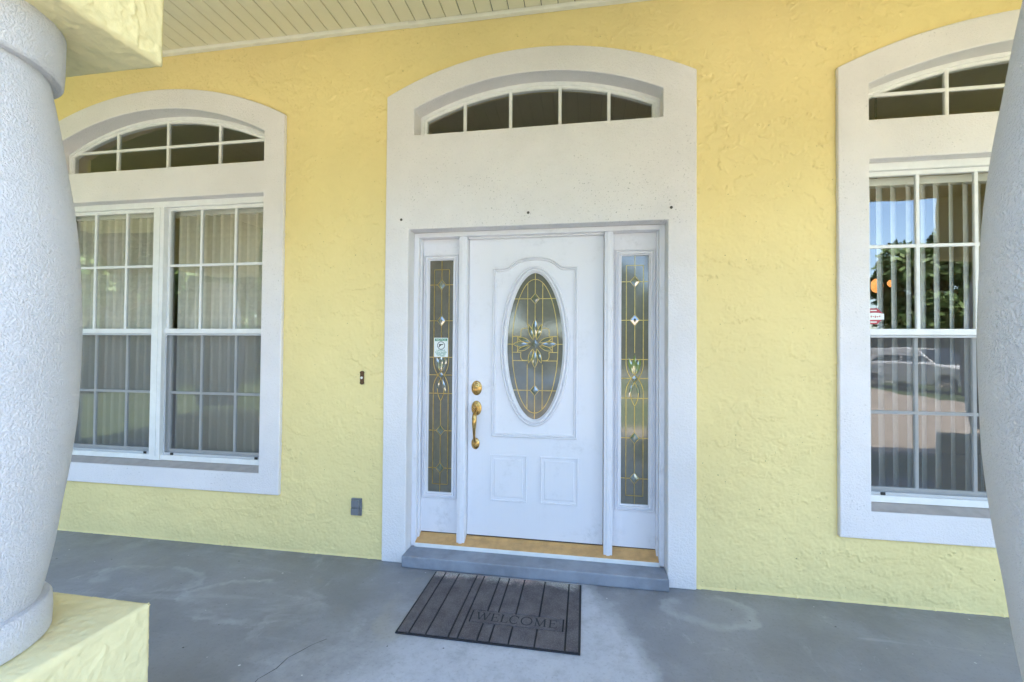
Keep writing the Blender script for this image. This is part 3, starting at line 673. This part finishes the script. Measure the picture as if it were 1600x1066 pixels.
# ------------------------------------------------------------------ windows left and right of the door
def twin_window(s, label):
    cx = s*WC; d = sidew[s]; z0, z1 = d['l0'], d['l1']
    t = thing('twin_window', label, 'window', (cx, .1, z0), 'twin double hung windows')
    V = [(x, y, z) for x in (cx-WIN, cx+WIN) for y, z in ((.004, z0+.001), (.004, z0+.004), (.085, z0+.034), (.15, z0+.034), (.15, z0+.001))]
    o = mesh_obj('sill', rel(V, t), [(k, (k+1) % 5, 5+(k+1) % 5, 5+k) for k in range(5)]+[(0, 1, 2, 3, 4), (5, 6, 7, 8, 9)], 'sill_paint', t, False, .002); o['label'] = 'taupe sloping window sill'
    bz = z0+.034
    box('frame_bottom', (cx-WIN, cx+WIN, .072, .15, bz, bz+.038), 'white_vinyl', t, .003)
    box('frame_head', (cx-WIN, cx+WIN, .072, .15, z1-.042, z1+.002), 'white_vinyl', t, .003)
    for k in (-1, 1): box('frame_side', (*sorted((cx+k*WIN, cx+k*(WIN-.026))), .074, .149, bz+.038, z1-.042), 'white_vinyl', t, .003)
    box('mullion', (cx-.046, cx+.046, .058, .149, bz+.0005, z1-.0425), 'white_vinyl', t, .004)
    boxes('mullion_bead', [(cx-.015, cx+.015, .053, .0585, bz+.03, z1-.05)], 'white_vinyl', t, .002)
    ZM0, ZM1 = 1.520, 1.556
    for k in (-1, 1):
        a, c = sorted((cx+k*.046, cx+k*(WIN-.026)))
        # upper sash
        yu = .108
        boxes('upper_sash', [(a, a+.022, yu-.014, yu+.014, ZM0, z1-.042), (c-.022, c, yu-.014, yu+.014, ZM0, z1-.042), (a+.022, c-.022, yu-.0138, yu+.0138, z1-.068, z1-.0423)], 'white_vinyl', t, .002)
        box('meeting_rail', (a, c, yu-.026, yu+.02, ZM0, ZM1), 'white_vinyl', t, .003)
        yl = .130
        boxes('lower_sash', [(a, a+.024, yl-.012, yl+.012, bz+.038, ZM0), (c-.024, c, yl-.012, yl+.012, bz+.038, ZM0), (a+.024, c-.024, yl-.0118, yl+.0118, bz+.0385, bz+.075)], 'white_vinyl', t, .002)
        ms_ = sorted((cx+k*.334, cx+k*.626))
        for (lo, hi, y, hzv) in ((ZM1, z1-.068, yu, 2.038), (bz+.075, ZM0, yl, 1.070)):
            for m in ms_: box('muntin', (m-.0095, m+.0095, y-.010, y+.008, lo-.002, hi+.002), 'white_vinyl', t, .002)
            box('muntin', (a+.02, c-.02, y-.0088, y+.0068, hzv-.0095, hzv+.0095), 'white_vinyl', t, .002)
            xs = [a+.018]+ms_+[c-.018]; zs = [lo-.004, hzv, hi+.004]
            for x0, x1 in zip(xs, xs[1:]):
                for p0, p1 in zip(zs, zs[1:]):
                    V, F = boxg(x0, x1, y-.002, y+.002, p0, p1); mesh_obj('pane', rel(V, t), F, 'window_glass', t)
        # insect screen over the lower sash
        ys = .094
        sc = boxes('screen_frame', [(a, a+.012, ys-.005, ys+.005, bz+.038, ZM0-.001), (c-.012, c, ys-.005, ys+.005, bz+.038, ZM0-.001), (a+.012, c-.012, ys-.0048, ys+.0048, bz+.0382, bz+.054), (a+.012, c-.012, ys-.0048, ys+.0048, ZM0-.014, ZM0-.0012)], 'grey_vinyl', t, .001)
        V = [(a+.01, ys, bz+.045), (c-.01, ys, bz+.045), (c-.01, ys, ZM0-.006), (a+.01, ys, ZM0-.006)]
        mesh_obj('insect_screen', rel(V, t), [(0, 1, 2, 3)], 'screen_mesh', t).parent = sc
        for e in (a+.07, c-.075):
            V, F = boxg(e, e+.022, ys-.011, ys-.0045, bz+.038, bz+.054); mesh_obj('screen_clip', rel(V, t), F, 'black_plastic', t).parent = sc
    return t
plain('grey_vinyl', (.52, .53, .54), .45, var=.05)
for s, side in ((-1, 'left'), (1, 'right')):
    d = sidew[s]
    twin_window(s, 'white twin double hung window with grids %s of the door, %s' % (side, 'closed cream blinds behind' if s < 0 else 'open vertical blinds behind'))
    t = arched_window('arched_window', 'low arched eight-pane window above the twin window %s of the door' % side, s*WC, WIN, d['u0'], d['us'], d['ua'], (-.46, .0, .46), 2.945 if s > 0 else 2.965, .115, .13)
    t['group'] = 'arched windows above the twin windows'

# ------------------------------------------------------------------ vertical blinds
def blinds(label, spans, ang, pitch, mat, zt, zb, cx, group='vertical window blinds'):
    t = thing('vertical_blind', label, 'blinds', (cx, .195, zb), group)
    box('head_rail', (cx-.92, cx+.92, .17, .225, zt, zt+.045), 'white_vinyl', t, .003)
    first = None
    for x0, x1 in spans:
        n = int((x1-x0)/pitch)
        for i in range(n+1):
            x = x0+i*pitch
            if first is None:
                V = []; N = 4
                for zz_ in (0, zt-zb):
                    for j in range(N+1): u = -1+2*j/N; V.append((u*.0445, (.006*(1-u*u)), zz_))
                F = [(j, j+1, N+2+j, N+1+j) for j in range(N)]
                q = first = mesh_obj('vane', V, F, mat, t, True)
                sol = first.modifiers.new('thick', 'SOLIDIFY'); sol.thickness = .0012
            else: q = first.copy(); C.objects.link(q); q.parent = t
            q.location = (x-cx, random.uniform(-.002, .002), 0); q.rotation_euler = (random.uniform(-.004, .004), random.uniform(-.004, .004), R(ang)+random.uniform(-.09, .09))
blinds('closed cream fabric vertical blinds inside the left window', [(-3.80, -3.05), (-2.755, -1.93)], 42, .0745, 'blind_fabric', 2.44, .60, -WC)
blinds('open white vertical blinds inside the right window', [(1.945, 3.80)], 42, .0742, 'blind_white', 2.42, .60, WC)

# ------------------------------------------------------------------ lamp glowing inside the right room
lp = thing('pendant_lamp', 'lit amber glass lamp glowing inside behind the right window blinds', 'lamp', (2.66, 1.2, 1.86))
V, F = lathe([(.012, .04), (.032, .055), (.042, .09), (.036, .13), (.018, .15)], 20); mesh_obj('lamp_shade', V, F, 'lamp_glass', lp, True)
V, F = lathe([(.012, .0), (.03, .02), (.036, .05), (.02, .075)], 16); mesh_obj('lamp_shade', [(a*.7+.10, b_*.7, c*.7+.085) for a, b_, c in V], F, 'lamp_glass', lp, True)
V, F = tube([(0, 0, .18), (0, 0, 1.75)], [.008, .008], 8); mesh_obj('stem', V, F, 'bronze', lp)

# ------------------------------------------------------------------ small things on the wall
bl = thing('doorbell', 'small brown oblong doorbell on the yellow wall left of the door', 'doorbell', (-1.161, .024, 1.219))
pts = [(.0165*math.cos(a), .030+.0165*math.sin(a)) for a in [PI*i/10 for i in range(11)]]; pts += [(-x, -z) for x, z in pts]
pts = [(x*(.78 if abs(z) < .031 else 1), z) for x, z in pts]
V, F = poly_prism(pts, [], -.012, .0); mesh_obj('plate', V, F, 'bronze', bl, False, .003)
V, F = lathe([(.0085, .011), (.0085, .0145), (.005, .0165)], 20, 'y'); mesh_obj('button', V, F, 'bell_button', bl, True)
ob = thing('outlet_cover', 'grey weatherproof outlet cover low on the yellow wall left of the door', 'outlet', (-1.188, .024, .343))
box('backplate', (-1.226, -1.150, .012, .026, .285, .401), 'grey_plastic', ob, .004)
box('flap', (-1.218, -1.160, -.006, .0125, .343, .392), 'grey_plastic', ob, .005); box('flap', (-1.218, -1.160, -.008, .0125, .293, .340), 'grey_plastic', ob, .005)
V, F = tube([(-1.160, .004, .346), (-1.150, .004, .346)], [.004, .004], 8); mesh_obj('hinge', rel(V, ob), F, 'grey_plastic', ob)
for x, z, wh_ in ((-.883, 2.284, 'left'), (-.025, 2.295, 'middle'), (.850, 2.289, 'right')):
    V, F = lathe([(.006, -.002), (.009, .003), (.0075, .007), (.003, .009)], 12, 'y')
    o = mesh_obj('wall_screw', V, F, 'nail_metal', None, True, loc=(x, .0, z)); tag(o, 'small dark screw head above the door opening, %s of three' % wh_, 'screw', 'screws above the door')

# notice sticker on the left sidelight glass
sk = thing('notice_sticker', 'small white and green notice sticker with handgun picture on the left sidelight', 'sticker', (-.655, .1735, 1.43))
box('card', (-.706, -.604, .1735, .1745, 1.363, 1.497), 'paper_white', sk, 0)
def flat(name, geo, x, z, y, mat, sx=1):
    V, F = geo; mesh_obj(name, rel([(x+a*sx, y, z+c) for a, c, *_ in V], sk), F, mat, sk, recalc=False)
def fl_box(name, x0, x1, z0, z1, y, mat): mesh_obj(name, rel([(x0, y, z0), (x1, y, z0), (x1, y, z1), (x0, y, z1)], sk), [(0, 1, 2, 3)], mat, sk, recalc=False)
fl_box('header_band', -.699, -.611, 1.474, 1.492, .1731, 'print_green')
flat('header_text', text_geo('NOTICE', .020), -.655, 1.4765, .1728, 'paper_white', .95)
V, F = ribbon(ellipse(-.655, 1.443, .026, .026, 32), .004, .1728, .1732, True); mesh_obj('circle', rel(V, sk), F, 'print_black', sk)
gun = [(-.016, .008), (.015, .010), (.016, .004), (.001, .002), (-.003, -.004), (-.007, -.003), (-.011, -.014), (-.018, -.013), (-.013, .002)]
V, F = poly_prism([(-.655+a, 1.444+c) for a, c in reversed(gun)], [], .1728, .1732); mesh_obj('handgun_print', rel(V, sk), F, 'print_black', sk)
for s_, zt_, sz in (('LAWFUL', 1.4035, .0165), ('CONCEALED', 1.3905, .0145), ('PERMITTED', 1.3785, .0135), ('ON PREMISES', 1.3685, .009)):
    flat('notice_text', text_geo(s_, sz, bold=.0002), -.655, zt_, .1730, 'print_green')

# alarm sticker on the right window
al = thing('alarm_sticker', 'red and white octagonal alarm sticker on the right window pane', 'sticker', (2.0, .104, 1.63))
V, F = poly_prism([(2.002+.050*math.cos(R(22.5+45*i)), 1.631+.050*math.sin(R(22.5+45*i))) for i in range(8)], [], .1045, .1055); mesh_obj('red_octagon', rel(V, al), F, 'print_red', al)
V, F = poly_prism(arched(2.004, .052, 1.610, 1.644, 1.651, 8), [], .1036, .1046); mesh_obj('white_banner', rel(V, al), F, 'paper_white', al)
boxes('banner_print', [(1.975+.011*i, 1.981+.011*i, .1032, .1037, 1.622+.002*(i % 3), 1.632+.002*(i % 2)) for i in range(6)], 'print_red', al)
boxes('octagon_print', [(1.985, 2.018, .104, .1046, 1.662, 1.668), (1.985, 2.018, .104, .1046, 1.594, 1.600)], 'paper_white', al)

# ------------------------------------------------------------------ welcome mat
MX, MY = -.134, -.380
mt = thing('doormat', 'dark grey plank-patterned doormat reading WELCOME on the porch floor', 'doormat', (MX, MY, 0))
MW, MD = .457, .305
box('rubber_base', (MX-MW, MX+MW, MY-MD, MY+MD, .001, .0085), 'rubber', mt, .003)
gx = [-.450]+[-.386, -.299, -.184, -.137, -.039, .021, .115, .240, .384]+[.450]
bx0, bx1, bz0, bz1 = -.112, .365, -.160, -.060
def plank(x0, x1, y0, y1):
    V, F = boxg(x0, x1, y0, y1, .0085, .0135); mesh_obj('mat_plank', V, F, 'mat_carpet', mt, False, .0018)
for a, c in zip(gx, gx[1:]):
    a += .0042; c -= .0042
    segs = [(-.297, .297)]
    if c > bx0 and a < bx1: segs = [(-.297, bz0-.004), (bz1+.004, .297)]
    for p in segs: plank(a, c, *p)
    if len(segs) == 2:
        if a < bx0-.006: plank(a, bx0-.006, bz0-.004, bz1+.004)
        if c > bx1+.006: plank(bx1+.006, c, bz0-.004, bz1+.004)
V, F = boxg(bx0+.001, bx1-.001, bz0+.001, bz1-.001, .0085, .0135); pt = mesh_obj('welcome_panel', V, F, 'mat_carpet', mt, False, .0018)
# flat serif capitals on the panel, coloured dark to look recessed
LET = {'W': (1.35, [((.1, 1), (.4, 0), .15), ((.4, 0), (.68, .9), .08), ((.68, 1), (.98, 0), .15), ((.98, 0), (1.25, 1), .08), ((-.02, 1), (.24, 1), .07), ((.56, 1), (.80, 1), .07), ((1.13, 1), (1.37, 1), .07)]),
       'E': (.85, [((.2, 0), (.2, 1), .16), ((.05, 1), (.75, 1), .08), ((.05, 0), (.8, 0), .08), ((.2, .52), (.58, .52), .08), ((.74, 1.03), (.74, .8), .07), ((.79, -.03), (.79, .22), .07), ((.58, .4), (.58, .64), .06)]),
       'L': (.8, [((.2, 0), (.2, 1), .16), ((.05, 1), (.38, 1), .08), ((.05, 0), (.75, 0), .08), ((.74, -.03), (.74, .24), .07)]),
       'M': (1.3, [((.2, 0), (.24, 1), .08), ((.22, 1), (.62, 0), .15), ((.62, 0), (1.02, 1), .08), ((1.04, 1), (1.08, 0), .16), ((.05, 0), (.36, 0), .07), ((.92, 0), (1.24, 0), .07), ((.08, 1), (.28, 1), .07), ((1.0, 1), (1.2, 1), .07)])}
wid = {'W': 1.35, 'E': .85, 'L': .8, 'C': 1.0, 'O': 1.2, 'M': 1.3}
tot = sum(wid[c]+.1 for c in 'WELCOME'); sc = .430/tot; hh = .062; x = bx0+.024
for ch in 'WELCOME':
    G = []
    if ch in LET:
        for p, q, tk in LET[ch][1]: G.append(ribbon([(x+p[0]*sc, p[1]*hh), (x+q[0]*sc, q[1]*hh)], tk*sc*.9, 0, 0))
    else:
        wd = wid[ch]; a0, a1 = (0, 360) if ch == 'O' else (42, 318)
        pts = [(x+(wd/2+wd*.43*math.cos(R(a)))*sc, hh/2+hh*.53*math.sin(R(a))) for a in range(a0, a1+1, 12)]
        G.append(ribbon(pts, .11*sc, 0, 0))
        if ch == 'C': G.append(ribbon([(x+.88*sc, hh*.68), (x+.88*sc, hh*1.0)], .07*sc, 0, 0))
    V, F = join(G)
    V = [(a, bz0+.019+c, .0141) for a, b_, c in V]
    mesh_obj('letter', V, [f for f in F], 'rubber', pt, recalc=False)
    x += (wid[ch]+.1)*sc

# ------------------------------------------------------------------ trees and cars across the lawn (mirrored in the glass)
def tree_meshes(seed):
    rnd = random.Random(seed); V, F = [], []
    pts = [(0, 0, -.2), (.08, .03, 1.2), (-.05, .1, 2.6), (.1, .0, 4.2), (0, .1, 6)]
    tv, tf = tube(pts, [.30, .22, .18, .13, .05], 8); geo = [(tv, tf)]
    blobs = []
    for i in range(16):
        a = rnd.uniform(0, 2*PI); r = rnd.uniform(.6, 2.6); z = rnd.uniform(2.8, 7.2); r *= 1-.12*abs(z-4.6)
        e = (r*math.cos(a), r*math.sin(a), z); blobs.append((e, rnd.uniform(.8, 1.5)))
        geo.append(tube([(0, 0, z*.45+.8), (e[0]*.5, e[1]*.5, z*.8+.1), e], [.09, .06, .02], 5))
    trunk = join(geo); LV, LF = [], []
    for (e, rr) in blobs:
        for k in range(520):
            d = Vector((rnd.gauss(0, 1), rnd.gauss(0, 1), rnd.gauss(0, 1))).normalized()*rr*rnd.random()**.45; d.z *= .75
            p = Vector(e)+d; u = Vector((rnd.gauss(0, 1), rnd.gauss(0, 1), rnd.gauss(0, .6))).normalized(); v = u.cross(Vector((rnd.gauss(0, 1), rnd.gauss(0, 1), 1))).normalized()
            s_ = rnd.uniform(.15, .30); n = len(LV)
            LV += [tuple(p-u*s_), tuple(p+v*s_*.5), tuple(p+u*s_), tuple(p-v*s_*.5)]; LF.append((n, n+1, n+2, n+3))
    return trunk, (LV, LF)
protos = []
spots = [(-24, -34, 1.5), (-15, -31, 1.6), (-9.5, -31, 1.6), (-4, -32, 1.7), (.6, -36, 1.5), (5.2, -37, .85), (10, -36, .8), (17, -36, 1.2), (23, -31, 1.2), (29, -34, 1.4), (36, -28, 1.3), (43, -33, 1.5),
         (-16, -10, 1.25), (-21, -14, 1.5), (-15, -17, 1.2), (-27, -9, 1.6), (-12.5, -23, 1.3), (-30, -22, 1.8), (20, -42, 1.5), (-35, -33, 1.9)]
desc = ['in the back row behind the far left lawn', 'left of the sedan across the road', 'behind the sedan roof across the road', 'straight across the road, broad crown', 'across the road just left of the sky gap', 'smallest one in the sky gap', 'low one right of the sky gap',
        'across the road left of the white car', 'across the road behind the white car', 'across the road right of the white car', 'near the kerb far to the right', 'last one to the far right',
        'nearest one beside the left end of the porch', 'second out from the left porch end', 'on the left lawn before the road', 'leftmost of all, near the house line', 'on the left verge beside the road', 'tall one behind the left lawn', 'in the back row behind the white car', 'tallest one at the far left']
for i, (x, y, s_) in enumerate(spots):
    t = thing('street_tree', 'leafy green tree mirrored in the glass, %s' % desc[i], 'tree', (x, y, -.16), 'trees across the road')
    if len(protos) < 3:
        (tv, tf), (lv, lf) = tree_meshes(11+i)
        a = mesh_obj('trunk', tv, tf, 'tree_bark', t, True); c = mesh_obj('crown', lv, lf, 'leaf', t, recalc=False); protos.append((a, c))
    else:
        for q in protos[i % 3]: k = q.copy(); C.objects.link(k); k.parent = t
    t.scale = (s_, s_, s_); t.rotation_euler = (0, 0, i*1.7)

rnd = random.Random(5); hv, hf = [], []
for k in range(7000):
    x, y, z = rnd.uniform(-5, 5), rnd.gauss(0, .45), rnd.random()**.7*2.6*(1+.12*math.sin(rnd.random()*6)); x += .3*math.sin(z*3)
    u = Vector((rnd.gauss(0, 1), rnd.gauss(0, 1), rnd.gauss(0, 1))).normalized(); v = u.cross(Vector((rnd.gauss(0, 1), rnd.gauss(0, 1), 1))).normalized(); q = rnd.uniform(.10, .2); n = len(hv)
    p = Vector((x, y, z)); hv += [tuple(p-u*q), tuple(p+v*q*.5), tuple(p+u*q), tuple(p-v*q*.5)]; hf.append((n, n+1, n+2, n+3))
hp = None  # hedges added to close bright sky gaps mirrored below the tree crowns
for i, (x, y, a, d) in enumerate([(-20, -9, 80, 'left of the porch'), (-19, -19, 95, 'further out left of the porch'), (-27, -16, 70, 'second row left of the porch'), (-30, -26, 50, 'left corner by the road'), (-26, -4, 90, 'beside the house line at left'), (-22, -38, 0, 'far left across the road'), (-12, -39, 0, 'left across the road'), (-2, -40, 0, 'straight across the road'),
                                  (8, -40, 0, 'just right of the sky gap'), (18, -40, 0, 'behind the white car'), (28, -40, 0, 'right across the road'), (38, -40, 0, 'far right across the road')]):
    t = thing('hedge', 'added dense green hedge mirrored in the glass, %s' % d, 'hedge', (x, y, -.16), 'added hedges round the garden and road')
    if hp is None: hp = mesh_obj('foliage', hv, hf, 'leaf', t, recalc=False)
    else: k = hp.copy(); C.objects.link(k); k.parent = t
    t.rotation_euler = (0, 0, R(a)); t.scale = (1.15, 1.4, (1.7 if x < -18 else 1.0)+.1*(i % 3))

def car(name, label, loc, rz, paint, suv=False):
    t = thing(name, label, 'car', loc, 'parked cars mirrored in the glass'); h = .32 if suv else 0
    def prof_prism(pts, hw, taper=1.0, z_top=None):
        n = len(pts); V = []
        for s_ in (-1, 1):
            for x, z in pts:
                f = 1 if z_top is None else 1-(1-taper)*max(0, (z-z_top[0])/(z_top[1]-z_top[0])); V.append((x, s_*hw*f, z))
        return V, [tuple(range(n)), tuple(range(2*n-1, n-1, -1))]+[(i, (i+1) % n, n+(i+1) % n, n+i) for i in range(n)]
    def arch_(cx): return [(cx+.37*math.cos(a), .32+.37*math.sin(a)) for a in [PI*i/8 for i in range(9)]]
    body = [(-2.25, .30)]+list(reversed(arch_(-1.38)))+list(reversed(arch_(1.35)))+[(2.2, .28), (2.3, .5), (2.22, .72), (1.9, .84+h*.4), (.95, .95+h*.5), (-1.75, .98+h*.6), (-2.2, .95+h*.5), (-2.3, .6)]
    V, F = prof_prism(body, .88); mesh_obj('body', V, F, paint, t, True, .07, seg=3)
    cab = [(1.05, .92+h*.5), (.35, 1.38+h), (-.2, 1.45+h), (-1.0, 1.43+h), (-1.9, 1.40+h if suv else 1.0), (-2.05, .95+h*.5)]
    V, F = prof_prism(cab, .80, .80, (.95, 1.45+h)); mesh_obj('cabin', V, F, paint, t, True, .05, seg=3)
    zt = 1.36+h; sw = [(.78, .98+h*.6), (.30, zt-.02), (-.95, zt), (-1.65, .99+h*.6)]
    for a, c in (((.80), (-.25)), ((-.32), (-1.55))):
        q = [(a, .99+h*.6), (min(a, .36), zt-.02), (c if c > -1 else -1.05, zt), (c, .99+h*.6)]
        for s_ in (-1, 1):
            V = [(x, s_*(.812-.18*max(0, (z-.95)/(.5+h))), z) for x, z in q]; V += [(x, y-s_*.02, z) for x, y, z in V]
            mesh_obj('side_window', V, [(0, 1, 2, 3), (7, 6, 5, 4), (0, 4, 5, 1), (1, 5, 6, 2), (2, 6, 7, 3), (3, 7, 4, 0)], 'car_glass', t)
    V = [(1.02, -.72, .97+h*.5), (1.02, .72, .97+h*.5), (.39, .63, 1.375+h), (.39, -.63, 1.375+h)]; V += [(x+.03, y, z+.02) for x, y, z in V]
    mesh_obj('windscreen', V, [(0, 1, 2, 3), (4, 5, 6, 7), (0, 1, 5, 4), (1, 2, 6, 5), (2, 3, 7, 6), (3, 0, 4, 7)], 'car_glass', t)
    for cx in (-1.38, 1.35):
        for s_ in (-1, 1):
            V, F = lathe([(.2, -.1), (.3, -.1), (.325, -.07), (.325, .07), (.3, .1), (.2, .1)], 24, 'y'); wv = mesh_obj('wheel', V, F, 'tyre', t, True, loc=(cx, s_*.80, .325))
            V, F = lathe([(.21, -.102*1), (.2, -.106), (.05, -.11)] if s_ > 0 else [(.21, .102), (.2, .106), (.05, .11)], 20, 'y'); mesh_obj('rim', V, F, 'rim_metal', wv, True)
    for s_ in (-1, 1):
        V, F = boxg(2.12, 2.29, s_*.62-.16, s_*.62+.16, .60, .74); mesh_obj('headlight', V, F, 'car_lamp', t, False, .03)
        V, F = boxg(-2.31, -2.2, s_*.66-.14, s_*.66+.14, .68, .86); mesh_obj('tail_light', V, F, 'car_red', t, False, .02)
    t.rotation_euler = (0, 0, rz)
plain('car_glass', (.02, .025, .03), .05, var=.05, spec=1)
car('parked_car', 'dark blue sedan parked on the driveway, mirrored in the oval door glass', (-1.6, -7.6, -.152), R(8), 'car_blue')
car('parked_car', 'white sport utility car by the road, mirrored in the right window', (14, -17.5, -.152), R(70), 'car_white', True)
